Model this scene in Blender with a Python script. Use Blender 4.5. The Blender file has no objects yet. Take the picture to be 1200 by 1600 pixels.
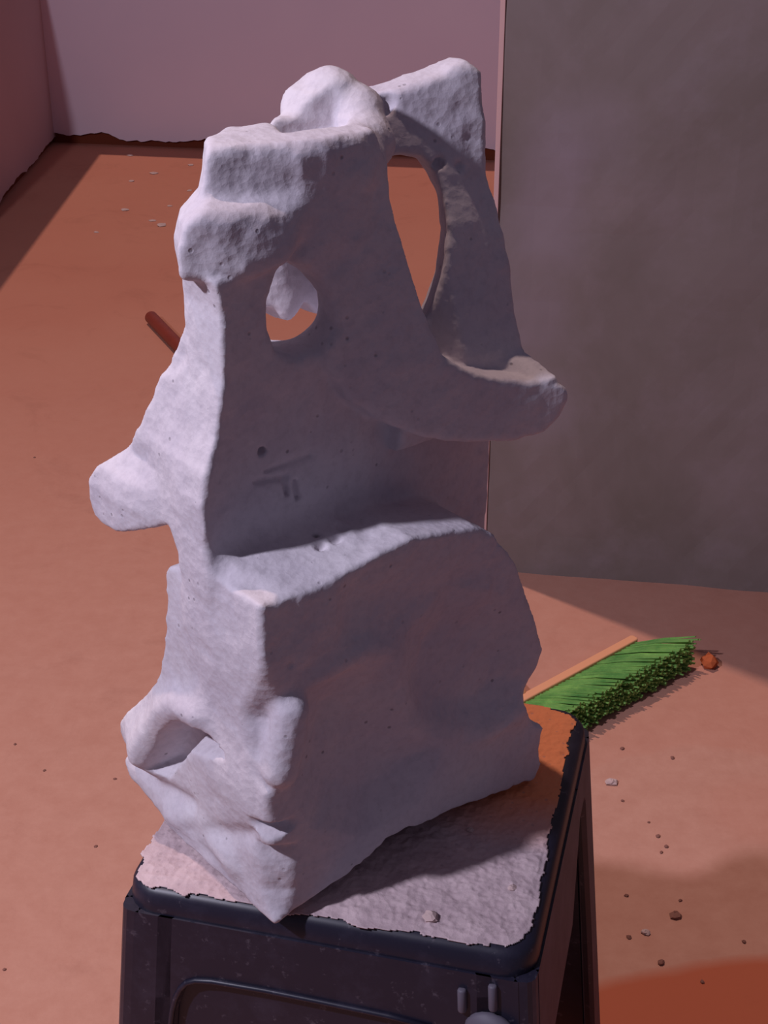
import bpy, math, random
import numpy as np

# ---------------------------------------------------------------- camera
C = bpy.context.scene.collection
cam_d = bpy.data.cameras.new('camera'); cam = bpy.data.objects.new('camera', cam_d); C.objects.link(cam)
cam.location = (0, 0, 1.162); cam.rotation_euler = (math.radians(62.5), 0, 0)
cam_d.sensor_fit = 'VERTICAL'; cam_d.sensor_height = 24; cam_d.lens = 24*2300/1600
cam_d.clip_start = .01
bpy.context.scene.camera = cam
# ---------------------------------------------------------------- world, lights, exposure
w = bpy.data.worlds.new('world'); bpy.context.scene.world = w; w.use_nodes = True
w.node_tree.nodes['Background'].inputs[0].default_value = (.225, .195, .285, 1)
w.node_tree.nodes['Background'].inputs[1].default_value = .45
def sun(name, frm, energy, col, angle):
    d = bpy.data.lights.new(name, 'SUN'); d.energy = energy; d.color = col; d.angle = math.radians(angle)
    o = bpy.data.objects.new(name, d); C.objects.link(o)
    from mathutils import Vector
    o.rotation_euler = Vector(frm).to_track_quat('Z', 'Y').to_euler(); return o
def dirv(x, y, el):
    n = math.hypot(x, y); e = math.radians(el)
    return (x/n*math.cos(e), y/n*math.cos(e), math.sin(e))
sun('high_lamp', dirv(-.767, .642, 71), 1.55, (1, .72, .62), 1.2)
d_ = bpy.data.lights.new('side_lamp', 'AREA'); d_.shape = 'DISK'; d_.size = .10; d_.energy = 44; d_.color = (.84, .81, 1.0)
side = bpy.data.objects.new('side_lamp', d_); C.objects.link(side); side.location = (-1.29, .145, 2.0)
from mathutils import Vector
side.rotation_euler = (side.location-Vector((.3, 1.8, .5))).to_track_quat('Z', 'Y').to_euler()
vs = bpy.context.scene.view_settings
vs.view_transform = 'Standard'; vs.look = 'None'; vs.gamma = 1; vs.use_curve_mapping = False; vs.exposure = -.2

# ---------------------------------------------------------------- helpers
random.seed(4); rng = np.random.default_rng(7)
def hexc(r, g, b):
    f = lambda c: (c/255/12.92 if c/255 <= .04045 else ((c/255+.055)/1.055)**2.4)
    return (f(r), f(g), f(b), 1)
class Mat:
    def __init__(s, name, rough=.9, spec=.3):
        s.m = bpy.data.materials.new(name); s.m.use_nodes = True
        s.nt = s.m.node_tree; s.b = s.nt.nodes['Principled BSDF']
        s.b.inputs['Roughness'].default_value = rough; s.b.inputs['Specular IOR Level'].default_value = spec
        s.tc = s.nt.nodes.new('ShaderNodeTexCoord')
    def noise(s, scale, detail=4, rough=.6, vec=None, dist=0):
        n = s.nt.nodes.new('ShaderNodeTexNoise'); n.inputs['Scale'].default_value = scale
        n.inputs['Detail'].default_value = detail; n.inputs['Roughness'].default_value = rough; n.inputs['Distortion'].default_value = dist
        s.nt.links.new(vec or s.tc.outputs['Object'], n.inputs['Vector']); return n.outputs['Fac']
    def voro(s, scale, vec=None):
        n = s.nt.nodes.new('ShaderNodeTexVoronoi'); n.inputs['Scale'].default_value = scale
        s.nt.links.new(vec or s.tc.outputs['Object'], n.inputs['Vector']); return n.outputs['Distance']
    def ramp(s, fac, stops):
        r = s.nt.nodes.new('ShaderNodeValToRGB'); s.nt.links.new(fac, r.inputs[0]); e = r.color_ramp.elements
        while len(e) < len(stops): e.new(.5)
        for k, (p, c) in enumerate(stops):
            e[k].position = p; e[k].color = c if not isinstance(c, (int, float)) else (c, c, c, 1)
        return r.outputs[0]
    def mix(s, fac, a, b, mode='MIX'):
        n = s.nt.nodes.new('ShaderNodeMix'); n.data_type = 'RGBA'; n.blend_type = mode
        for sock, v in ((n.inputs[0], fac), (n.inputs[6], a), (n.inputs[7], b)):
            if hasattr(v, 'links'): s.nt.links.new(v, sock)
            else: sock.default_value = v
        return n.outputs[2]
    def math(s, op, a, b=0, clamp=False):
        n = s.nt.nodes.new('ShaderNodeMath'); n.operation = op; n.use_clamp = clamp
        for k, v in enumerate((a, b)):
            if hasattr(v, 'links'): s.nt.links.new(v, n.inputs[k])
            else: n.inputs[k].default_value = v
        return n.outputs[0]
    def xyz(s):
        n = s.nt.nodes.new('ShaderNodeSeparateXYZ'); s.nt.links.new(s.tc.outputs['Object'], n.inputs[0]); return n.outputs
    def blob(s, x, y, rx, ry, soft=.35, wob=.5, rot=0):   # an elliptic stain on a horizontal surface, 1 inside
        X, Y, Z = s.xyz(); ca, sa = math.cos(rot), math.sin(rot)
        dx = s.math('SUBTRACT', X, x); dy = s.math('SUBTRACT', Y, y)
        u = s.math('ADD', s.math('MULTIPLY', dx, ca/rx), s.math('MULTIPLY', dy, sa/rx))
        v = s.math('ADD', s.math('MULTIPLY', dx, -sa/ry), s.math('MULTIPLY', dy, ca/ry))
        r = s.math('SQRT', s.math('ADD', s.math('MULTIPLY', u, u), s.math('MULTIPLY', v, v)))
        r = s.math('ADD', r, s.math('MULTIPLY', s.math('SUBTRACT', s.noise(7, 3), .5), wob))
        return s.math('DIVIDE', s.math('SUBTRACT', 1+soft/2, r), soft, True)
    def col(s, c):
        if hasattr(c, 'links'): s.nt.links.new(c, s.b.inputs['Base Color'])
        else: s.b.inputs['Base Color'].default_value = c
        return s
    def bump(s, h, strength=.4, dist=.002):
        n = s.nt.nodes.new('ShaderNodeBump'); n.inputs['Strength'].default_value = strength; n.inputs['Distance'].default_value = dist
        s.nt.links.new(h, n.inputs['Height']); s.nt.links.new(n.outputs[0], s.b.inputs['Normal']); return s

def obj(name, verts, faces, mat, parent=None, smooth=False, bevel=0):
    me = bpy.data.meshes.new(name); me.from_pydata([tuple(map(float, v)) for v in verts], [], faces); me.update()
    if smooth: me.polygons.foreach_set('use_smooth', [True]*len(me.polygons))
    me.materials.append(mat.m); o = bpy.data.objects.new(name, me); C.objects.link(o)
    if parent is not None: o.parent = parent
    if bevel:
        b = o.modifiers.new('bevel', 'BEVEL'); b.width = bevel; b.segments = 3; b.limit_method = 'ANGLE'
    return o
def tag(o, label=None, cat=None, group=None, kind=None):
    for k, v in (('label', label), ('category', cat), ('group', group), ('kind', kind)):
        if v: o[k] = v
    return o
def empty(name, loc, rz=0):
    o = bpy.data.objects.new(name, None); C.objects.link(o); o.location = loc; o.rotation_euler = (0, 0, rz)
    o.empty_display_size = .05; return o
def prism(bottom, top):            # two matching rings of 3D points
    n = len(bottom); v = list(bottom)+list(top)
    return v, [list(range(n))[::-1], list(range(n, 2*n))]+[[k, (k+1) % n, n+(k+1) % n, n+k] for k in range(n)]
def tube(p0, p1, r0, r1=None, n=20, cap=True):
    from mathutils import Vector
    r1 = r0 if r1 is None else r1; p0 = Vector(p0); p1 = Vector(p1); d = (p1-p0).normalized()
    x = d.orthogonal().normalized(); y = d.cross(x); v = []; prof = [(0, .0), (0, .7), (.3*r0, 1)]
    L = (p1-p0).length; prof = [(0, .55*r0), (.12*r0, .85*r0), (.45*r0, r0), (L-.45*r1, r1), (L-.12*r1, .85*r1), (L, .55*r1)]
    for t, r in prof:
        for k in range(n):
            a = 2*math.pi*k/n; v.append(p0+d*t+x*(r*math.cos(a))+y*(r*math.sin(a)))
    m = len(prof); f = [list(range(n))[::-1], list(range((m-1)*n, m*n))]
    for j in range(m-1):
        for k in range(n): f.append([j*n+k, j*n+(k+1) % n, (j+1)*n+(k+1) % n, (j+1)*n+k])
    return v, f

# ---------------------------------------------------------------- materials
stone = Mat('aerated_concrete', .95, .15)
n1 = stone.noise(9, 5); n2 = stone.noise(160, 3, .7); v1 = stone.voro(95); v2 = stone.voro(210)
c = stone.ramp(n1, [(.3, hexc(190, 182, 192)), (.7, hexc(208, 201, 206))])
pit = stone.math('MULTIPLY', stone.ramp(v1, [(.07, 1), (.15, 0)]), stone.ramp(stone.noise(22, 2), [(.52, 0), (.6, 1)]))
c = stone.mix(stone.math('MULTIPLY', pit, .55), c, hexc(90, 82, 88))
c = stone.mix(stone.math('MULTIPLY', stone.ramp(n2, [(.45, 0), (.75, 1)]), .22), c, hexc(140, 132, 140))
h = stone.math('SUBTRACT', stone.math('ADD', stone.math('MULTIPLY', n2, .5), stone.math('MULTIPLY', v2, .5)), stone.math('MULTIPLY', pit, 1.2))
stone.col(c).bump(h, .32, .002)

floor_m = Mat('dusty_terracotta_screed', .93, .12)
d0 = floor_m.noise(1.3, 5, .6); d1 = floor_m.noise(30, 5, .7)
clay = floor_m.mix(floor_m.ramp(d0, [(.3, 0), (.7, 1)]), hexc(184, 120, 100), hexc(190, 129, 108))
dusty = floor_m.mix(floor_m.ramp(d1, [(.3, 0), (.7, 1)]), hexc(184, 134, 116), hexc(194, 146, 128))
dm = floor_m.blob(-.12, 1.35, .98, 1.15, 1.5, .35)
dm2 = floor_m.blob(.42, 1.33, .26, .25, .16, .35)
dm = floor_m.math('MAXIMUM', floor_m.math('MULTIPLY', dm, .9), dm2)
redder = floor_m.blob(.40, 1.00, .34, .185, .10, .12, .12)  # deeper orange ellipse in the floor colour, right of the stool
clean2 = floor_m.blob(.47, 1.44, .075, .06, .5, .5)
dm = floor_m.math('MULTIPLY', dm, floor_m.math('SUBTRACT', 1, redder)); dm = floor_m.math('MULTIPLY', dm, floor_m.math('SUBTRACT', 1, floor_m.math('MULTIPLY', clean2, .22)))
fc = floor_m.mix(dm, clay, dusty); fc = floor_m.mix(floor_m.math('MULTIPLY', redder, .75), fc, hexc(180, 92, 62))
fc = floor_m.mix(floor_m.math('MULTIPLY', floor_m.ramp(floor_m.noise(5, 6, .7, dist=1), [(.55, 0), (.75, 1)]), .2), fc, hexc(120, 70, 56))
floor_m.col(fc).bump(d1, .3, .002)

wall_m = Mat('painted_plaster', .9, .2)
wall_m.col(wall_m.mix(wall_m.ramp(wall_m.noise(2, 3), [(.3, 0), (.7, 1)]), hexc(232, 212, 224), hexc(238, 218, 228))).bump(wall_m.noise(60, 4), .1, .001)
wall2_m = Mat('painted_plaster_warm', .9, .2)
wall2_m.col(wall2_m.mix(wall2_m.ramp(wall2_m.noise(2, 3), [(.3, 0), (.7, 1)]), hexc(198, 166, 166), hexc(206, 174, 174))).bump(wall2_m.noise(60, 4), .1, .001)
gap_m = Mat('raw_clay_joint', .95, .1).col(hexc(120, 62, 44))
conc = Mat('raw_cement_render', .95, .1)
a0 = conc.noise(2.3, 6, .62, dist=.6); a1 = conc.noise(9, 5, .7)
cc = conc.mix(conc.ramp(a0, [(.36, 0), (.62, 1)]), hexc(122, 109, 103), hexc(138, 123, 121))
cc = conc.mix(conc.math('MULTIPLY', conc.ramp(a1, [(.5, 0), (.72, 1)]), .3), cc, hexc(150, 134, 140))
X, Y, Z = conc.xyz()
def cblob(x, z, rx, rz, soft=.8, wob=.8):
    u = conc.math('DIVIDE', conc.math('SUBTRACT', X, x), rx); v = conc.math('DIVIDE', conc.math('SUBTRACT', Z, z), rz)
    r = conc.math('POWER', conc.math('ADD', conc.math('POWER', conc.math('ABSOLUTE', u), 3), conc.math('POWER', conc.math('ABSOLUTE', v), 3)), 1/3)
    r = conc.math('ADD', r, conc.math('MULTIPLY', conc.math('SUBTRACT', conc.noise(14, 4), .5), wob))
    return conc.math('DIVIDE', conc.math('SUBTRACT', 1+soft/2, r), soft, True)
for (x, z, rx, rz, k) in ((.07, .60, .05, .10, .28), (.06, .42, .05, .05, .22), (.07, .29, .05, .05, .2), (.12, .70, .06, .05, .15)):
    cc = conc.mix(conc.math('MULTIPLY', cblob(x, z, rx, rz), k), cc, hexc(160, 142, 156))
conc.col(cc).bump(conc.math('ADD', a0, conc.math('MULTIPLY', a1, .5)), .25, .004)
edge_m = Mat('pink_plaster_edge', .9, .2).col(hexc(205, 165, 160))

plastic = Mat('dark_navy_plastic', .42, .5)
pc = plastic.mix(plastic.math('MULTIPLY', plastic.ramp(plastic.noise(24, 6, .75), [(.5, 0), (.8, 1)]), .35), hexc(30, 28, 44), hexc(74, 70, 88))
pc = plastic.mix(plastic.math('MULTIPLY', plastic.ramp(plastic.noise(110, 3, .7), [(.62, 0), (.72, 1)]), .25), pc, hexc(130, 120, 130))
plastic.col(pc)
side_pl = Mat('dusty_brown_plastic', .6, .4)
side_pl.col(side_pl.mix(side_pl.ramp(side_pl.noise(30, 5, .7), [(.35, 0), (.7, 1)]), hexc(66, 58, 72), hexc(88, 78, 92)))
grey_pl = Mat('dusty_grey_plastic', .6, .4).col(hexc(94, 88, 100))
dust = Mat('stone_dust', .98, .05)
q1 = dust.noise(45, 5, .75); q2 = dust.voro(120)
dcol = dust.mix(dust.ramp(q1, [(.35, 0), (.65, 1)]), hexc(176, 156, 160), hexc(198, 178, 180))
om = dust.blob(.262, .262, .15, .125, .5, .3)
dcol = dust.mix(om, dcol, hexc(228, 144, 102))
dcol = dust.mix(dust.math('MULTIPLY', dust.ramp(q2, [(.1, 1), (.2, 0)]), .35), dcol, hexc(140, 122, 126))
dust.col(dcol).bump(dust.math('ADD', q1, q2), .6, .002)

bristle_m = Mat('green_bristles', .55, .4)
bristle_m.col(bristle_m.mix(bristle_m.ramp(bristle_m.noise(26, 4, .7), [(.3, 0), (.7, 1)]), hexc(84, 142, 66), hexc(140, 188, 96)))
block_m = Mat('salmon_plastic', .5, .4).col(hexc(226, 160, 120))
handle_m = Mat('red_brown_handle', .5, .4)
handle_m.col(handle_m.mix(handle_m.noise(30, 3), hexc(116, 44, 34), hexc(140, 58, 42)))
rust_m = Mat('terracotta_fragment', .9, .1).col(hexc(176, 92, 56))
chip_m = Mat('stone_chip', .95, .1); chip_m.col(chip_m.mix(chip_m.noise(80), hexc(176, 150, 146), hexc(206, 184, 180)))
crumb_m = Mat('dark_crumb', .95, .1); crumb_m.col(crumb_m.mix(crumb_m.noise(80), hexc(120, 82, 74), hexc(150, 108, 96)))

# ---------------------------------------------------------------- setting
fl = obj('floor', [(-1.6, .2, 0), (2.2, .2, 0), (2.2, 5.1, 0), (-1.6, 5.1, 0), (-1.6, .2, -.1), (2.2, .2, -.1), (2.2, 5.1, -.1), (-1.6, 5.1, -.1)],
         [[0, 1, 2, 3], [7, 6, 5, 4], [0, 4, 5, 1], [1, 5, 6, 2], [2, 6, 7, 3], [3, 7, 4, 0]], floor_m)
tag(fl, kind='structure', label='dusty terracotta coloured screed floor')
# back wall: runs from (-1.08, 4.854) with a 10 degree turn; plaster with a ragged lower edge over a recessed joint
def wall(name, p0, p1, h, thick, mat, ragged=0, side=1, z0=0., label=None):
    p0 = np.array(p0, float); p1 = np.array(p1, float); d = (p1-p0); L = np.linalg.norm(d); d /= L; nrm = np.array([d[1], -d[0]])*side
    n = max(2, int(L/.012)) if ragged else 1; top = []; v = []
    r = np.cumsum(rng.normal(0, 1, n+1)); r = (r-np.convolve(r, np.ones(25)/25, 'same')) if n > 25 else r*0
    for k in range(n+1):
        p = p0+d*L*k/n; zz = z0
        if ragged: zz = max(.004, z0+ragged*(.5*r[k]/2+.45*math.sin(k*.17)+.3*math.sin(k*.43+1)))
        q = p-nrm*thick
        v += [(*p, zz), (*p, h), (*q, zz), (*q, h)]
    f = []
    for k in range(n):
        i = 4*k; j = i+4
        f += [[i, j, j+1, i+1], [j+2, i+2, i+3, j+3], [i+1, j+1, j+3, i+3], [j, i, i+2, j+2]]
    f += [[0, 1, 3, 2], [4*n+1, 4*n, 4*n+2, 4*n+3]]
    return tag(obj(name, v, f, mat), kind='structure', label=label)
bd = np.array([math.cos(math.radians(-9.5)), math.sin(math.radians(-9.5))]); bn = np.array([-bd[1], bd[0]])
b0 = np.array([-1.10, 4.862])
wall('wall_back', b0, b0+bd*3.0, .66, .03, wall_m, .012, 1, .028, 'lilac painted plaster wall at the back with ragged lower edge')
t1 = wall('wall_back_base', b0+bn*.018, b0+bn*.018+bd*3.0, .64, .10, gap_m, 0, 1, 0, 'raw clay coloured masonry showing under the back wall plaster')
t1.name = 'trim_1'
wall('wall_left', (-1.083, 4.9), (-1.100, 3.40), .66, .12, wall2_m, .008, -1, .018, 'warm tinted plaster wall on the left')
t2 = wall('wall_left_base', (-1.095, 4.9), (-1.112, 3.40), .64, .10, gap_m, 0, -1, 0, 'clay joint under the left wall'); t2.name = 'trim_2'
# grey rendered wall stub on the right
cd = np.array([math.cos(math.radians(-9.5)), math.sin(math.radians(-9.5))]); cn = np.array([-cd[1], cd[0]])
c0 = np.array([.158, 2.036])
o = empty('wall_right', (c0[0], c0[1], 0), math.radians(-9.5)); tag(o, kind='structure', label='rough grey cement rendered wall stub standing on the right')
N = 60; v = []; f = []
zs = np.linspace(0, 1.7, 50); us = np.linspace(0, 1.6, 60); us[1] = .006
g = rng.normal(0, 1, (50, 60))
for _ in range(3): g = (g+np.roll(g, 1, 0)+np.roll(g, 1, 1)+np.roll(g, -1, 0)+np.roll(g, -1, 1))/5
for i, z in enumerate(zs):
    for j, u in enumerate(us): v.append((u, 0 if j == 0 else -.0025*g[i, j]*2-.001, z))
nf = len(v)
for i in range(49):
    for j in range(59): a = i*60+j; f.append([a, a+1, a+61, a+60])
for i, z in enumerate(zs): v.append((0, .35, z)); v.append((1.6, .35, z))
for i in range(49):
    f.append([i*60, (i+1)*60, nf+2*(i+1), nf+2*i]); f.append([(i+1)*60+59, i*60+59, nf+2*i+1, nf+2*i+3]); f.append([nf+2*i+1, nf+2*i, nf+2*i+2, nf+2*i+3])
f.append([49*60+j for j in range(60)]+[nf+99, nf+98])
wr = obj('rendered_face', v, f, conc, o, smooth=False)
obj('corner_bead', *prism([(-.004, -.003, 0), (.003, -.004, 0), (.003, .35, 0), (-.004, .35, 0)], [(-.004, -.003, 1.7), (.003, -.004, 1.7), (.003, .35, 1.7), (-.004, .35, 1.7)]), edge_m, o, bevel=.001)

# ---------------------------------------------------------------- stool
STZ = .45; S0 = np.array([-.1845, .7985]); sa = math.radians(-14.1); SW = .292
st = empty('plastic_stool', (S0[0], S0[1], 0), sa)
tag(st, 'dark navy plastic stool under the white sculpture, its top covered in stone dust', 'stool')
def rrect(x0, y0, x1, y1, r, n=6):
    P = []
    for cx, cy, s in ((x1-r, y0+r, -90), (x1-r, y1-r, 0), (x0+r, y1-r, 90), (x0+r, y0+r, 180)):
        for k in range(n+1):
            a = math.radians(s+90*k/n); P.append((cx+r*math.cos(a), cy+r*math.sin(a)))
    return P
rings = []
for off, z, r in ((.008, STZ, .02), (.003, STZ-.0015, .022), (0, STZ-.006, .024), (-.0015, STZ-.018, .024), (-.001, STZ-.028, .024)):
    rings.append([(x, y, z) for x, y in rrect(off, off, SW-off, SW-off, r)])
v = [p for r in rings for p in r]; m = len(rings[0]); f = [list(range(m))]
for j in range(len(rings)-1):
    for k in range(m): f.append([j*m+(k+1) % m, j*m+k, (j+1)*m+k, (j+1)*m+(k+1) % m])
f.append(list(range((len(rings)-1)*m, len(rings)*m))[::-1])
obj('seat', v, f, plastic, st, smooth=True).modifiers.new('e', 'EDGE_SPLIT').split_angle = math.radians(50)
K = .085   # outward splay
def side_pt(side, s, z, dep=0):   # s 0..1 along the side, z height; dep inward
    e = -.0015+dep-(STZ-z)*K; L = SW-2*e; t = e+L*s
    return {0: (t, e, z), 1: (SW-e, t, z), 2: (SW-t, SW-e, z), 3: (e, SW-t, z)}[side]
def panel(name, side, poly, mat, dep=0, th=.004):
    a = [side_pt(side, s, z, dep) for s, z in poly]; b = [side_pt(side, s, z, dep+th) for s, z in poly]
    return obj(name, *prism(b, a), mat, st)
# aprons and legs
H = STZ-.02
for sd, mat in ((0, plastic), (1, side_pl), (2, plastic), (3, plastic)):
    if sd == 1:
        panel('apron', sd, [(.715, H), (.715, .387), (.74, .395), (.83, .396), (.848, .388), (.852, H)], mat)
    else:
        panel('apron', sd, [(.10, H), (.10, .30), (.14, .30), (.145, .350), (.16, .367), (.19, .377), (.25, .381), (.5, .381), (.76, .378), (.81, .372), (.83, .35), (.84, .30), (.86, .30), (.90, .30), (.90, H)], mat)
        panel('recessed_panel', sd, [(.11, H), (.11, .22), (.2, .25), (.5, .262), (.8, .25), (.89, .22), (.89, H)], mat, .005)
for cidx in range(4):
    # corner leg: L-section made from two tapering flanges and a rounded corner post
    s1 = cidx; s0 = (cidx-1) % 4; m1 = side_pl if s1 == 1 else plastic; V = []; F = []
    def add(vf):
        o_ = len(V); V.extend(vf[0]); F.extend([[i+o_ for i in q] for q in vf[1]])
    def fl_(side, poly, dep=0): return prism([side_pt(side, s, z, dep+.004) for s, z in poly], [side_pt(side, s, z, dep) for s, z in poly])
    if s1 == 1: p1 = [(.04, H), (.04, 0), (.14, 0), (.17, .25), (.24, .327), (.55, .335), (.72, .388), (.72, H)]
    else: p1 = [(.04, H), (.04, 0), (.13, 0), (.14, .30), (.135, .39), (.135, H)]
    if s0 == 1: p0 = [(.96, H), (.85, H), (.85, .38), (.87, .24), (.86, 0), (.96, 0)]
    else: p0 = [(.96, H), (.865, H), (.865, .39), (.86, .30), (.87, 0), (.96, 0)]
    add(fl_(s1, p1)); add(fl_(s0, p0))
    ps = []
    for z in (H, 0):
        a = np.array(side_pt(s1, .05, z)); b = np.array(side_pt(s0, .95, z)); q = np.array(side_pt(s1, 0, z))
        ps.append([tuple(x) for x in (a, q+(a-q)*.4+(b-q)*.07, q+(a-q)*.2+(b-q)*.2, q+(a-q)*.07+(b-q)*.4, b, q+(a-q)*.8+(b-q)*.8)][::-1])
    add(prism(ps[1], ps[0]))
    lg = obj('leg', V, F, plastic, st)
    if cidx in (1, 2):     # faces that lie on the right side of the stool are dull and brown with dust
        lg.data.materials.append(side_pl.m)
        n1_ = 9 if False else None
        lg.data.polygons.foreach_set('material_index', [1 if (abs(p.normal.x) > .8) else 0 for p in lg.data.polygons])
# raised border of the front panel, ribs and knob
def ridge(pts, side, r=.003, name='panel_rim'):
    P3 = np.array([side_pt(side, a, b, -.0005) for a, b in pts]); V = []; F = []; n = 8; m = len(P3)
    nrm = np.array([[0, -1, 0], [1, 0, 0], [0, 1, 0], [-1, 0, 0]][side], float)
    for k, p in enumerate(P3):
        t = P3[min(k+1, m-1)]-P3[max(k-1, 0)]; t /= np.linalg.norm(t); q = np.cross(t, nrm); q /= np.linalg.norm(q)
        for u in range(n):
            a = 2*math.pi*u/n; V.append(p+r*(math.cos(a)*nrm+math.sin(a)*q))
    for k in range(m-1):
        for u in range(n): F.append([k*n+u, k*n+(u+1) % n, (k+1)*n+(u+1) % n, (k+1)*n+u])
    F += [list(range(n))[::-1], list(range((m-1)*n, m*n))]
    return obj(name, V, F, plastic, st, smooth=True)
ridge([(.14, .30), (.141, .334), (.145, .350), (.152, .361), (.163, .370), (.178, .3765), (.20, .380), (.24, .382), (.37, .383), (.5, .3825), (.66, .3815), (.76, .379)], 0, .0022)
for s, z0_, z1_ in ((.83, .398, .417), (.90, .404, .425)):
    a = side_pt(0, s, z0_, -.001); b = side_pt(0, s, z1_, -.001); tag(obj('rib', *tube(a, b, .0032, n=10), grey_pl, st, smooth=True), label='short grey rib')
# knob: flattened dome
V = []; F = []; cx, cz = .895, .385
for j in range(6):
    t = j/5*math.pi/2
    for k in range(20):
        a = 2*math.pi*k/20; s = cx+.06*math.cos(t)*math.cos(a); z = cz+.016*math.cos(t)*math.sin(a)
        V.append(side_pt(0, s, z, -.012*math.sin(t)+.001))
for j in range(5):
    for k in range(20): F.append([j*20+k, j*20+(k+1) % 20, (j+1)*20+(k+1) % 20, (j+1)*20+k])
F.append(list(range(20))[::-1])
tag(obj('knob', V, F, grey_pl, st, smooth=True), label='rounded grey knob')
# dust layer on the seat
n = 290; g = rng.normal(0, 1, (n, n))
def blur(g, k):
    for _ in range(k): g = (g*2+np.roll(g, 1, 0)+np.roll(g, 1, 1)+np.roll(g, -1, 0)+np.roll(g, -1, 1))/6
    return g/g.std()
g1 = blur(g.copy(), 6); g2 = blur(rng.normal(0, 1, (n, n)), 90); g3 = blur(rng.normal(0, 1, (n, n)), 3)
xs = np.linspace(0, SW, n); XX, YY = np.meshgrid(xs, xs, indexing='ij')
def rr(x, y, r=.022, m=.0):
    dx = np.abs(x-SW/2)-(SW/2-m-r); dy = np.abs(y-SW/2)-(SW/2-m-r)
    return np.hypot(np.maximum(dx, 0), np.maximum(dy, 0))+np.minimum(np.maximum(dx, dy), 0)-r
dd = -rr(XX, YY); keep = dd+.0006*g1+.0012*g2 > np.where(XX > SW-.03, .007, .0028)
idx = -np.ones((n, n), int); V = []; F = []
Zd = STZ+.0006+np.clip(dd-.006, 0, .008)*.1+.00022*g3*(dd > .01)+.0003*g2*(dd > .01)
def vid(i, j):
    if idx[i, j] < 0: idx[i, j] = len(V); V.append((XX[i, j], YY[i, j], Zd[i, j]))
    return idx[i, j]
for i in range(n-1):
    for j in range(n-1):
        if keep[i:i+2, j:j+2].all(): F.append([vid(i, j), vid(i+1, j), vid(i+1, j+1), vid(i, j+1)])
dl = obj('dust_layer', V, F, dust, st, smooth=True); sm = dl.modifiers.new('s', 'SOLIDIFY'); sm.thickness = .0008; sm.offset = -1
tag(dl, label='pale stone dust covering the seat, orange at its rear right', kind='stuff')

# ---------------------------------------------------------------- sculpture: carved from one aerated concrete block, local axes a (right), b (away), z (up)
h_ = .0022
ga = np.arange(-.036, .280, h_, dtype=np.float32); gb = np.arange(-.024, .216, h_, dtype=np.float32); gz = np.arange(-.008, .566, h_, dtype=np.float32)
A_, B_, Z_ = ga[:, None, None], gb[None, :, None], gz[None, None, :]
def sdpoly(x, y, P):
    P = np.array(P, np.float32); d = np.full(np.broadcast(x, y).shape, 1e9, np.float32); s = np.ones_like(d)
    for i in range(len(P)):
        a = P[i]; b = P[i-1]; e = b-a; wx = x-a[0]; wy = y-a[1]
        t = np.clip((wx*e[0]+wy*e[1])/(e@e), 0, 1); d = np.minimum(d, (wx-e[0]*t)**2+(wy-e[1]*t)**2)
        c1 = y >= a[1]; c2 = y < b[1]; c3 = e[0]*wy > e[1]*wx
        fl = (c1 & c2 & c3) | (~c1 & ~c2 & ~c3); s = np.where(fl, -s, s)
    return s*np.sqrt(d)
def smax(a, b, k): hh = np.clip(.5+.5*(a-b)/k, 0, 1); return b+(a-b)*hh+k*hh*(1-hh)
def smin(a, b, k): return -smax(-a, -b, k)
def azp(P, r=0): return sdpoly(ga[:, None], gz[None, :], P)[:, None, :]-r
def bzp(P, r=0): return sdpoly(gb[:, None], gz[None, :], P)[None, :, :]-r
def abp(P, r=0): return sdpoly(ga[:, None], gb[None, :], P)[:, :, None]-r
def cap(p, q, r, sc=(1, 1, 1)):
    p = np.array(p, np.float32); q = np.array(q, np.float32); e = (q-p)*np.array(sc, np.float32)
    x, y, z = (A_-p[0])*sc[0], (B_-p[1])*sc[1], (Z_-p[2])*sc[2]
    t = np.clip((x*e[0]+y*e[1]+z*e[2])/max(float(e@e), 1e-9), 0, 1)
    return np.sqrt((x-e[0]*t)**2+(y-e[1]*t)**2+(z-e[2]*t)**2)-r
def mask(sd, w_): return np.clip(.5-sd/w_, 0, 1)
def interp(x, xs, ys): return np.interp(x, xs, ys).astype(np.float32)
def vnoise(scale, seed):
    r = np.random.default_rng(seed); n0 = [int((g[-1]-g[0])/scale)+3 for g in (ga, gb, gz)]
    G = r.uniform(-1, 1, n0).astype(np.float32)
    def lin(G, g, ax):
        t = (g-g[0])/scale; i = t.astype(int); f_ = (t-i); f_ = f_*f_*(3-2*f_); sh = [1, 1, 1]; sh[ax] = -1
        return np.take(G, i, ax)*(1-f_.reshape(sh))+np.take(G, i+1, ax)*f_.reshape(sh)
    for ax, g in enumerate((ga, gb, gz)): G = lin(G, g, ax).astype(np.float32)
    return G

# -- lower block (the head)
Laz = [(.0, -.004), (.012, .0), (.035, .003), (.06, .006), (.08, .013), (.096, .019), (.12, .018), (.144, .014), (.175, .011), (.202, .008), (.225, .003), (.249, -.002), (.252, .012), (.249, .028), (.253, .046), (.243, .052), (.238, .064),
       (.230, .078), (.232, .088), (.243, .102), (.249, .116), (.242, .140), (.233, .162), (.222, .185), (.208, .212), (.192, .233), (.178, .243), (.150, .249), (.117, .256), (.09, .253), (.062, .249), (.044, .247), (.02, .249), (-.03, .252), (-.03, -.004)]
Lbz = [(-.03, -.004), (.118, -.004), (.142, .0), (.165, .006), (.186, .012), (.193, .022), (.191, .031), (.184, .037), (.181, .044), (.187, .048), (.190, .056), (.184, .068), (.175, .079), (.160, .097), (.143, .114), (.131, .130), (.122, .150), (.115, .175), (.111, .205),
       (.108, .222), (.105, .231), (.088, .240), (.082, .25), (.082, .30), (-.03, .30)]
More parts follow.
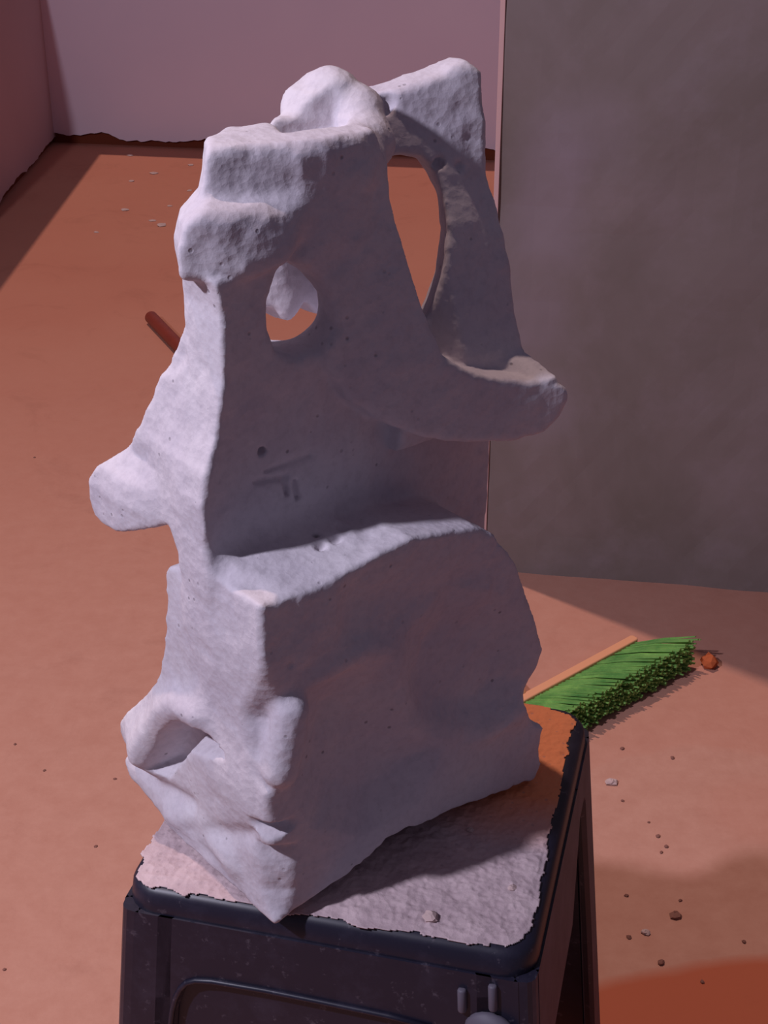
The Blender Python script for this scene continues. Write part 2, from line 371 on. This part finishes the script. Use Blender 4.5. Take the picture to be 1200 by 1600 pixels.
L = smax(azp(Laz), bzp(Lbz), .004)
az2 = lambda P: sdpoly(ga[:, None], gz[None, :], P); bz2 = lambda P: sdpoly(gb[:, None], gz[None, :], P)
g2a, g2b, g2z = ga[:, None], gb[:, None], gz[None, :]
def gauss2(x, y, x0, y0, sx, sy, rot=0):
    dx, dy = x-x0, y-y0; c_, s_ = math.cos(rot), math.sin(rot); u = (dx*c_+dy*s_)/sx; v_ = (-dx*s_+dy*c_)/sy
    return np.exp(-.5*(u*u+v_*v_))
def seg2(x, y, pts, w_):
    d = np.full(np.broadcast(x, y).shape, 1e9, np.float32)
    for p, q in zip(pts[:-1], pts[1:]):
        ex, ey = q[0]-p[0], q[1]-p[1]; t = np.clip(((x-p[0])*ex+(y-p[1])*ey)/(ex*ex+ey*ey), 0, 1); d = np.minimum(d, (x-p[0]-ex*t)**2+(y-p[1]-ey*t)**2)
    return np.exp(-d/(w_*w_))
# relief of the broad face (bf: front surface position along b)
bf = 0*g2a+0*g2z
bf = bf+.012*mask(az2([(.128, .175), (.118, .145), (.126, .118), (.142, .10), (.17, .085), (.2, .08), (.222, .1), (.214, .14), (.19, .172), (.155, .188)]), .030)
bf = bf+.013*mask(az2([(.04, .165), (.065, .167), (.083, .150), (.095, .12), (.115, .09), (.135, .075), (.12, .05), (.08, .05), (.045, .075), (.03, .11), (.034, .14)]), .030)
bf = bf-.005*seg2(g2a, g2z, [(.045, .185), (.075, .188), (.1, .178), (.112, .15), (.125, .11), (.15, .088), (.19, .072), (.225, .072)], .011)
bf = bf+.004*seg2(g2a, g2z, [(.07, .222), (.12, .21), (.165, .205)], .02)
L = smax(L, bf[:, None, :]-B_, .003)
# relief of the narrow face (af: front surface along a)
af = 0*g2b+0*g2z
af = af-.009*gauss2(g2b, g2z, .162, .066, .020, .018)                      # tip of the nose
af = af-.010*seg2(g2b, g2z, [(.152, .056), (.140, .085), (.118, .114), (.098, .128), (.075, .132)], .013)   # raised arch
af = af+.020*mask(bz2([(.141, .050), (.121, .090), (.102, .110), (.088, .116), (.070, .122), (.048, .115), (.078, .103), (.092, .096), (.110, .074), (.126, .052)]), .007)
af = af-.006*gauss2(g2b, g2z, .05, .095, .03, .022)
af = af+.006*seg2(g2b, g2z, [(.19, .036), (.15, .028), (.10, .04)], .008)
af = af+.004*seg2(g2b, g2z, [(.10, .02), (.05, .045), (.02, .065)], .007)-.005*seg2(g2b, g2z, [(.13, .012), (.08, .03), (.05, .02)], .010)
af = af-.004*gauss2(g2b, g2z, .06, .2, .03, .03)
L = smax(L, af[None, :, :]-A_, .003)
# chamfered corner of varying width between the two faces
cz_ = interp(gz, [0, .006, .021, .040, .058, .064, .070, .074, .080, .084, .108, .112, .118, .135, .157, .170, .185, .20, .215, .25], [0, .008, .017, .016, .021, .006, .004, .021, .019, .002, .0, .008, .013, .020, .024, .018, .010, .004, .0, .0])
L = smax(L, (cz_[None, None, :]-A_-1.0*B_)/1.414, .004)
# lug standing up at the cheek
L = smin(L, cap((.012, .004, .122), (.021, .002, .164), .0125), .006)

# -- upper body
Uaz = [(-.04, .22), (.252, .18), (.252, .22), (.25, .30), (.18, .33), (.155, .40), (.142, .44), (.138, .49), (.125, .505), (.02, .505), (-.04, .49)]
U = azp(Uaz)
bfz = interp(gz, [.2, .26, .33, .37, .43, .47, .50], [.056, .055, .052, .048, .046, .046, .046])
ub = (bfz[None, None, :]+interp(ga, [0, .02, .08, .14, .25], [-.004, 0, .0, .002, .012])[:, None, None]+.34*np.clip(.088-A_, 0, .1)*np.clip((Z_-.438)/.010, 0, 1))
backz = interp(gz, [.2, .27, .33, .37, .40, .5], [.17, .16, .14, .105, .088, .095])[None, None, :]
U = smax(U, ub-B_, .003); U = smax(U, B_-backz, .01)
afu = interp(gz, [.2, .25, .3, .32, .34, .38, .42, .434, .446, .47, .485, .505], [0, -.002, -.006, -.002, .006, .013, .014, .010, .006, .006, .014, .020])
U = smax(U, afu[None, None, :]-A_, .003)
lim = interp(gz, [.2, .24, .27, .35, .37, .385, .40, .434, .456, .470, .480, .50, .53], [.10, .078, .085, .100, .09, .082, .070, .066, .067, .060, .036, .030, .022])[None, None, :]
def limit(F): return smax(F, (.63*(B_-lim)-A_)/1.18, .004)
U = limit(U)
# neck and jutting lump seen on the narrow face, profile in (b, z)
Nbz = [(.045, .235), (.082, .238), (.086, .250), (.094, .268), (.108, .260), (.150, .243), (.168, .238), (.179, .243), (.182, .256), (.178, .272), (.169, .284), (.158, .293), (.143, .307), (.130, .323), (.119, .343), (.1115, .359), (.104, .363), (.090, .368), (.082, .380), (.080, .395), (.079, .44), (.045, .44)]
N_ = smax(bzp(Nbz), A_-.13, .01); N_ = smax(N_, ub-B_, .003)
afn = interp(gz, [.2, .232, .244, .27, .285, .292, .300, .315, .34, .38, .42, .44], [.004, .0, -.012, -.014, -.010, -.003, .003, .001, .004, .012, .014, .010])
ramp_b = interp(gb, [.05, .10, .125, .14], [0, .25, .8, 1])[:, None]
afn2 = afn[None, :]*ramp_b+np.minimum(0, interp(gz, [.2, .3, .32, .34, .38, .42, .44], [0, -.004, -.002, .006, .013, .014, .010]))[None, :]*(1-ramp_b)+np.maximum(0, interp(gz, [.2, .3, .32, .34, .38, .42, .44], [0, 0, 0, .006, .013, .014, .010]))[None, :]*(1-ramp_b)
N_ = smax(N_, afn2[None, :, :]-A_, .003)
body = smin(U, N_, .006)
# sloping ledge on the block's shoulder, rough left part
L = smin(L, body, .006)
body = smin(L, smax(abp([(-.002, .055), (.03, .0), (.055, .0), (.10, .03), (.09, .07), (.0, .08)]), smax(Z_-.245-.30*np.clip(B_, 0, 1), .2-Z_, .01), .006), .01)

# lump over the brow and the block above
lump = smax(abp([(-.005, .070), (-.002, .064), (.02, .050), (.050, .034), (.060, .036), (.078, .048), (.085, .08), (.0, .085), (-.001, .07)], .007), .437-Z_, .008)
lump = smax(lump, (Z_-.474-.25*(B_-.04))/1.03, .008); lump = smax(lump, (.037+.22*(Z_-.450)-B_)/1.03, .010)
lump = smax(lump, A_-.060-.95*(Z_-.438), .02)
body = smin(body, limit(lump), .005)
blk = smax(abp([(.016, .072), (.040, .062), (.088, .044), (.116, .044), (.138, .060), (.150, .085), (.145, .108), (.105, .112), (.088, .095), (.066, .112), (.036, .086)], .003), smax(Z_-.507+.10*np.clip(.06-B_, 0, .1), .44-Z_, .002), .008)
body = smin(body, limit(blk), .007)
# curled rim: front arm, bend and back arm
rim = cap((.086, .058, .484), (.116, .056, .483), .0150)
rim = smin(rim, cap((.116, .056, .483), (.140, .072, .491), .0165), .006)
rim = smin(rim, cap((.140, .072, .491), (.148, .090, .505), .0165), .006)
rim = smin(rim, cap((.148, .090, .505), (.140, .104, .517), .0155), .006)
rim = smin(rim, smax(abp([(.107, .101), (.118, .096), (.138, .090), (.152, .100), (.145, .118), (.115, .120), (.106, .110)], .002), smax(Z_-interp(ga, [.10, .108, .118, .135, .15], [.498, .508, .519, .527, .526])[:, None, None], .44-Z_, .01), .004), .004)
body = smin(body, rim, .004)
pocket = smax(abp([(.080, .071), (.118, .068), (.128, .076), (.128, .088), (.112, .094), (.09, .096)], .002), .497-Z_, .004); body = smax(body, -pocket, .004)
# hanging spur behind the eye hole
spur = smax(abp([(.086, .160), (.100, .128), (.148, .100), (.178, .125), (.15, .165), (.10, .168)], .003), smax(.374+.006*np.sin(A_*260)-Z_, Z_-.47, .006), .006)
spur = smin(spur, smax(abp([(.11, .080), (.15, .085), (.165, .14), (.12, .14)]), smax(.435-Z_, Z_-.475, .005), .005), .01)

# -- right loop: scooped surface between the slot and the block's right face
be = interp(gz, [.18, .26, .288, .30, .318, .33, .336, .34, .365, .40, .428, .452, .489, .529, .56], [.066, .063, .055, .045, .02, .002, .022, .036, .047, .054, .065, .076, .081, .089, .092])
tilt = interp(gz, [.32, .38, .43, .465, .495, .53], [.0, .03, .10, .22, .34, .30])
be3 = be[None, None, :]+0*A_
mid = interp(gz, [.18, .29, .325, .345, .36, .40, .428, .452, .489, .53], [.066, .045, .036, .037, .042, .054, .060, .071, .081, .089])[None, None, :]
low = interp(gz, [.18, .29, .330, .335, .340, .36, .40, .428, .452, .489, .53], [.066, .045, .038, .044, .056, .062, .062, .064, .072, .081, .089])[None, None, :]
k1 = interp(ga, [.188, .198], [1, 0])[:, None, None]; k3 = interp(ga, [.224, .240], [0, 1])[:, None, None]
be3 = low*k1+be3*k3+mid*(1-k1-k3)
bs = be3+tilt[None, None, :]*(.25-A_)
band = smax(bs-B_, B_-(bs+interp(gz, [.3, .36, .42, .5, .54], [.10, .055, .034, .030, .022])[None, None, :]), .004)
Baz = [(.145, .29), (.252, .29), (.252, .40), (.251, .47), (.251, .518), (.244, .526), (.225, .519), (.20, .513), (.175, .507), (.145, .498)]
band = smax(band, azp(Baz), .006)
ao, zo = A_-.60*(B_-.08), Z_+.36*(B_-.08)
slot = sdpoly(ao.repeat(len(gz), 2), zo.repeat(len(ga), 0), [(.125, .42), (.142, .385), (.172, .362), (.192, .362), (.201, .376), (.208, .392), (.211, .405), (.213, .42), (.211, .445), (.205, .462), (.195, .474), (.18, .478), (.15, .474), (.13, .46)])*.85
band = smax(band, -slot, .004)
band = smax(band, -cap((.186, .09, .522), (.186, .11, .500), .006), .003)
body = smin(body, band, .004)
# -- strip that widens into the upturned tail
Waz = [(.07, .50), (.128, .50), (.136, .485), (.137, .464), (.143, .434), (.156, .385), (.165, .362), (.180, .349), (.205, .339), (.250, .327), (.257, .322), (.259, .314), (.254, .302), (.242, .292), (.220, .291), (.195, .295), (.168, .301), (.148, .309), (.122, .324), (.100, .343), (.085, .37), (.072, .42)]
bt = interp(ga, [.07, .10, .13, .16, .20, .24, .26], [.044, .037, .029, .021, .012, .004, -.002])[:, None, None]
wz = interp(gz, [.29, .36, .42, .46, .5], [1, 1, .55, .25, .1])[None, None, :]
bt = bt*wz+.045*(1-wz)
bk = interp(ga, [.07, .14, .17, .2, .25, .27], [.09, .08, .075, .06, .05, .05])[:, None, None]
tail = smax(azp(Waz), smax(bt-B_, B_-bk, .004), .005)
rimcut = smax(azp([(.155, .40), (.166, .365), (.18, .352), (.205, .342), (.262, .330), (.262, .42), (.17, .42)]), 0, .001)
body = smin(body, tail, .004)
basin = cap((.188, .040, .350), (.235, .026, .343), .014, (1, 1, 1.3)); 
# slot must also pass the body behind
body = smax(body, -smax(slot, .072-B_, .003), .003)
# -- the eye hole and the passage behind it
eye = azp([(.049, .420), (.054, .434), (.062, .438), (.074, .432), (.083, .424), (.090, .410), (.091, .394), (.082, .382), (.066, .379), (.053, .387), (.048, .403)], .0005)
body = smax(body, -smax(eye, B_-.12, .003), .007)
body = smax(body, -smin(cap((.080, .085, .402), (.112, .12, .385), .026), cap((.112, .12, .385), (.215, .30, .300), .034), .01), .006)
body = smin(body, smax(spur, .118-B_, .004), .004)
# rear hollow below brow so the passage is open to the room
# -- undersides, pits and chisel marks
body = body+.0009*vnoise(.021, 1)+.0006*vnoise(.009, 2)+.00035*vnoise(.0048, 3)
for (a, b, z, r) in ((.222, .078, .492, .0035), (.236, .082, .478, .0028), (.212, .085, .465, .004), (.226, .080, .462, .003), (.21, .088, .492, .0022), (.247, .041, .336, .0042), (.080, .030, .256, .0042), (.093, .038, .257, .0045), (.101, .030, .258, .0036), (.080, .020, .256, .0034), (.068, .030, .254, .0036), (.109, .022, .258, .0030), (.088, .026, .258, .003), (.100, .040, .259, .0038), (.072, .040, .254, .003),
                     (.04, .053, .322, .0032), (.1, .05, .33, .002), (.125, .05, .30, .002), (.17, .052, .288, .0022), (.02, -.0, .2, .002), (-.012, .12, .33, .002)):
    body = smax(body, -cap((a, b, z), (a+.001, b, z), r), .0015)
for p, q in (((.044, .0515, .307), (.078, .0515, .3075)), ((.036, .0525, .302), (.060, .053, .298)), ((.066, .054, .292), (.068, .054, .280)), ((.058, .054, .296), (.060, .054, .286))):
    body = smax(body, -cap(p, q, .0022), .001)
body = body.astype(np.float32)

def surface_nets(F, org, h):
    s = F < 0; nx, ny, nz = F.shape
    cell = np.zeros((nx-1, ny-1, nz-1), np.int8)
    for i in (0, 1):
        for j in (0, 1):
            for k in (0, 1): cell += s[i:nx-1+i, j:ny-1+j, k:nz-1+k]
    act = (cell > 0) & (cell < 8); I = np.argwhere(act); idx = -np.ones(act.shape, np.int64); idx[act] = np.arange(len(I))
    P = np.zeros((len(I), 3)); W = np.zeros(len(I)); cor = [(i, j, k) for i in (0, 1) for j in (0, 1) for k in (0, 1)]
    val = {c_: F[I[:, 0]+c_[0], I[:, 1]+c_[1], I[:, 2]+c_[2]].astype(float) for c_ in cor}
    for c_ in cor:
        for ax in range(3):
            if c_[ax] == 0:
                d = list(c_); d[ax] = 1; d = tuple(d); a, b = val[c_], val[d]; cr = (a < 0) != (b < 0)
                t = np.where(cr, a/np.where(cr, a-b, 1), 0); q = np.tile(np.array(c_, float), (len(I), 1)); q[:, ax] += t
                P += q*cr[:, None]; W += cr
    P = (I+P/W[:, None])*h+np.array(org); Q = []
    for ax in range(3):
        o1, o2 = [(1, 2), (2, 0), (0, 1)][ax]
        sl0 = [slice(1, -1)]*3; sl0[ax] = slice(0, -1); sl1 = list(sl0); sl1[ax] = slice(1, None)
        a, b = s[tuple(sl0)], s[tuple(sl1)]; E = np.argwhere(a != b); inn = a[a != b]
        off = np.ones(3, int); off[ax] = 0; E = E+off
        def g_(d1, d2): e = E.copy(); e[:, o1] += d1; e[:, o2] += d2; return idx[e[:, 0], e[:, 1], e[:, 2]]
        q = np.stack([g_(-1, -1), g_(0, -1), g_(0, 0), g_(-1, 0)], 1); q[~inn] = q[~inn][:, ::-1]; Q.append(q)
    return P, np.concatenate(Q)
P, Q = surface_nets(body, (ga[0], gb[0], gz[0]), h_)
# keep the largest connected piece
par = np.arange(len(P))
for _ in range(400):
    m_ = par[Q].min(1); new = par.copy()
    for k in range(4): np.minimum.at(new, Q[:, k], m_)
    new = new[new]
    if (new == par).all(): break
    par = new
big = np.bincount(par).argmax(); kv = par == big; remap = np.cumsum(kv)-1; Q = remap[Q[kv[Q[:, 0]]]]; P = P[kv]
print('sculpture', len(P), len(Q))
me = bpy.data.meshes.new('stone_sculpture'); me.vertices.add(len(P)); me.vertices.foreach_set('co', P.ravel())
me.loops.add(Q.size); me.loops.foreach_set('vertex_index', Q.ravel().astype(np.int32)); me.polygons.add(len(Q))
me.polygons.foreach_set('loop_start', np.arange(0, Q.size, 4, dtype=np.int32)); me.polygons.foreach_set('use_smooth', np.ones(len(Q), bool))
me.update(calc_edges=True); me.validate(); me.materials.append(stone.m)
sc = bpy.data.objects.new('stone_sculpture', me); C.objects.link(sc)
sc.location = (-.07367, .75302, STZ+.0062); sc.rotation_euler = (0, 0, math.radians(39.7))
tag(sc, 'white carved aerated concrete sculpture with pierced loops and a facial profile, standing on the stool', 'sculpture')

# ---------------------------------------------------------------- broom lying on the floor
bl = np.array([.280, 1.606]); br = np.array([.447, 1.752]); ax_ = (br-bl)/np.linalg.norm(br-bl); ang = math.atan2(ax_[1], ax_[0])
bo = empty('broom', (br[0]-ax_[0]*.21, br[1]-ax_[1]*.21, 0), ang)     # local x along the head, -y toward the bristle tips
tag(bo, 'broom lying on the floor behind the stool, green bristles and red-brown handle', 'broom')
V = []; F = []
rb = np.random.default_rng(3)
XL, XR = -.27, .200
for i in range(95):
    for j in range(12):
        x = XL+(XR-XL)*(i+rb.uniform(0, 1))/95; zf = (j+rb.uniform(0, 1))/12; ed = (2*(i/94)-1)
        p0 = np.array([x*.94-.022, .084, .005+.017*zf]); p1 = np.array([x+.004*ed+rb.normal(0, .0025), rb.normal(0, .0025)+.003, .004+.049*zf+rb.normal(0, .0012)])
        mid = (p0+p1)/2+np.array([rb.normal(0, .001), 0, .003*zf]); r = rb.uniform(.0016, .0026); o_ = len(V)
        for q, rr_ in ((p0, r*.7), (mid, r), (p1, r*.8)):
            q[2] = max(q[2], rr_+.0003)
            for k in range(4):
                t = math.pi/2*k+.5; V.append((q[0]+rr_*math.cos(t), q[1], q[2]+rr_*math.sin(t)))
        for s in (0, 4):
            for k in range(4): F.append([o_+s+k, o_+s+(k+1) % 4, o_+s+4+(k+1) % 4, o_+s+4+k])
        F.append([o_+8, o_+9, o_+10, o_+11])
tag(obj('bristles', V, F, bristle_m, bo), kind='stuff', label='dense green plastic bristles')
bx = rrect(XL-.02, .080, XR-.028, .094, .005, 4)
obj('head_block', *prism([(x, y, .002) for x, y in bx], [(x, y, .028) for x, y in bx]), block_m, bo, bevel=.002)
mw = np.array([[math.cos(ang), math.sin(ang)], [-math.sin(ang), math.cos(ang)]])
hend = mw@(np.array([-.530, 3.165])-(br-ax_*.21))
obj('socket', *tube((-.06, .092, .018), (-.06+(hend[0]+.06)*.04, .092+(hend[1]-.092)*.04, .019), .0165, .0165), block_m, bo, smooth=True)
obj('handle', *tube((-.06+(hend[0]+.06)*.02, .092+(hend[1]-.092)*.02, .0185), (hend[0], hend[1], .0145), .0135, .0145), handle_m, bo, smooth=True)

# ---------------------------------------------------------------- fragments
def rock(name, x, y, sz, mat, label, cat, group=None, z=0, flat=.6, seed=0, kind=None):
    r = random.Random(seed*7+3); V = []; F = []; n = 7; lay = [(.0, .75), (.35, 1), (.75, .8), (1, .35)]
    for zz, rad in lay:
        for k in range(n):
            a = 2*math.pi*k/n+r.uniform(-.2, .2); q = sz*rad*r.uniform(.75, 1.15)/2
            V.append((q*math.cos(a)*1.2, q*math.sin(a), zz*sz*flat*r.uniform(.85, 1.1) if zz else 0))
    m = len(lay); F.append(list(range(n))[::-1]); F.append(list(range((m-1)*n, m*n)))
    for j in range(m-1):
        for k in range(n): F.append([j*n+k, j*n+(k+1) % n, (j+1)*n+(k+1) % n, (j+1)*n+k])
    o = obj(name, V, F, mat); o.location = (x, y, z); o.rotation_euler = (0, 0, r.uniform(0, 6)); return tag(o, label, cat, group, kind)
ORD = ['nearest', 'second nearest', 'third nearest', 'fourth nearest', 'fifth nearest', 'sixth nearest', 'seventh nearest', 'eighth nearest', 'ninth nearest', 'tenth nearest', 'eleventh nearest', 'farthest']
rock('terracotta_fragment', .462, 1.757, .024, rust_m, 'small rust orange fragment at the right end of the green bristles', 'fragment', flat=.8, seed=1)
rock('stone_chip', .287, 1.490, .013, chip_m, 'pale stone chip on the floor just below the broom', 'chip', flat=.5, seed=2)
rock('stone_chip', .326, 1.252, .013, crumb_m, 'widest dark flat chip on the floor right of the stool', 'chip', flat=.35, seed=3)
rock('stone_chip', .288, 1.226, .009, chip_m, 'pale chip low on the floor right of the stool, beside the widest dark chip', 'chip', flat=.5, seed=4)
rock('stone_chip', .298, 1.180, .008, crumb_m, 'dark crumb at the edge of the deeper orange floor patch', 'chip', flat=.5, seed=5)
for k, (x, y, s_) in enumerate([(0.337, 1.153, 0.007), (0.394, 1.212, 0.007), (0.269, 1.219, 0.008), (0.336, 1.277, 0.006), (0.276, 1.285, 0.007), (0.328, 1.359, 0.006), (0.336, 1.369, 0.008), (0.329, 1.388, 0.008), (0.322, 1.414, 0.005), (0.296, 1.455, 0.006), (0.373, 1.542, 0.008), (0.311, 1.562, 0.008)]):
    rock('crumb', x, y, s_*.7, crumb_m, 'dark crumb on the floor right of the stool, %s one' % ORD[k], 'crumb', 'dark crumbs on the floor right of the stool', flat=.5, seed=20+k)
for k, (x, y, s_) in enumerate([(-0.775, 3.863, 0.014), (-0.608, 3.928, 0.03), (-0.639, 3.971, 0.018), (-0.731, 4.078, 0.022), (-0.61, 4.118, 0.014), (-0.552, 4.211, 0.024), (-0.573, 4.281, 0.016), (-0.759, 4.388, 0.018), (-0.706, 4.478, 0.026), (-0.604, 4.579, 0.02), (-0.812, 4.7, 0.02)]):
    rock('plaster_flake', x, y, s_, chip_m, 'pale plaster flake on the floor near back wall, %s one' % ORD[k], 'flake', 'plaster flakes on the floor near the back wall', flat=.14, seed=40+k)
for k, (x, y, s_) in enumerate([(-0.406, 1.171, 0.006), (-0.343, 1.37, 0.006), (-0.341, 1.499, 0.006), (-0.434, 1.516, 0.006), (-0.484, 1.572, 0.006), (-0.643, 2.449, 0.006)]):
    rock('crumb', x, y, s_*.7, crumb_m, 'tiny dark crumb on the floor left of the sculpture, %s one' % ORD[k], 'crumb', 'dark crumbs on the floor left of the sculpture', flat=.4, seed=60+k)
for k, (x, y, s_, lb) in enumerate([(0.0315, 0.764, 0.011, 'largest white chip on the dusty front of the stool top'), (0.0638, 0.8556, 0.006, 'tiny chip in the shaded dust behind, near the right edge of the stool top'), (0.0898, 0.7939, 0.006, 'tiny chip on the lit dust near the front right corner of the stool')]):
    rock('stone_chip', x, y, s_, chip_m, lb, 'chip', z=STZ+.001, flat=.45, seed=80+k)
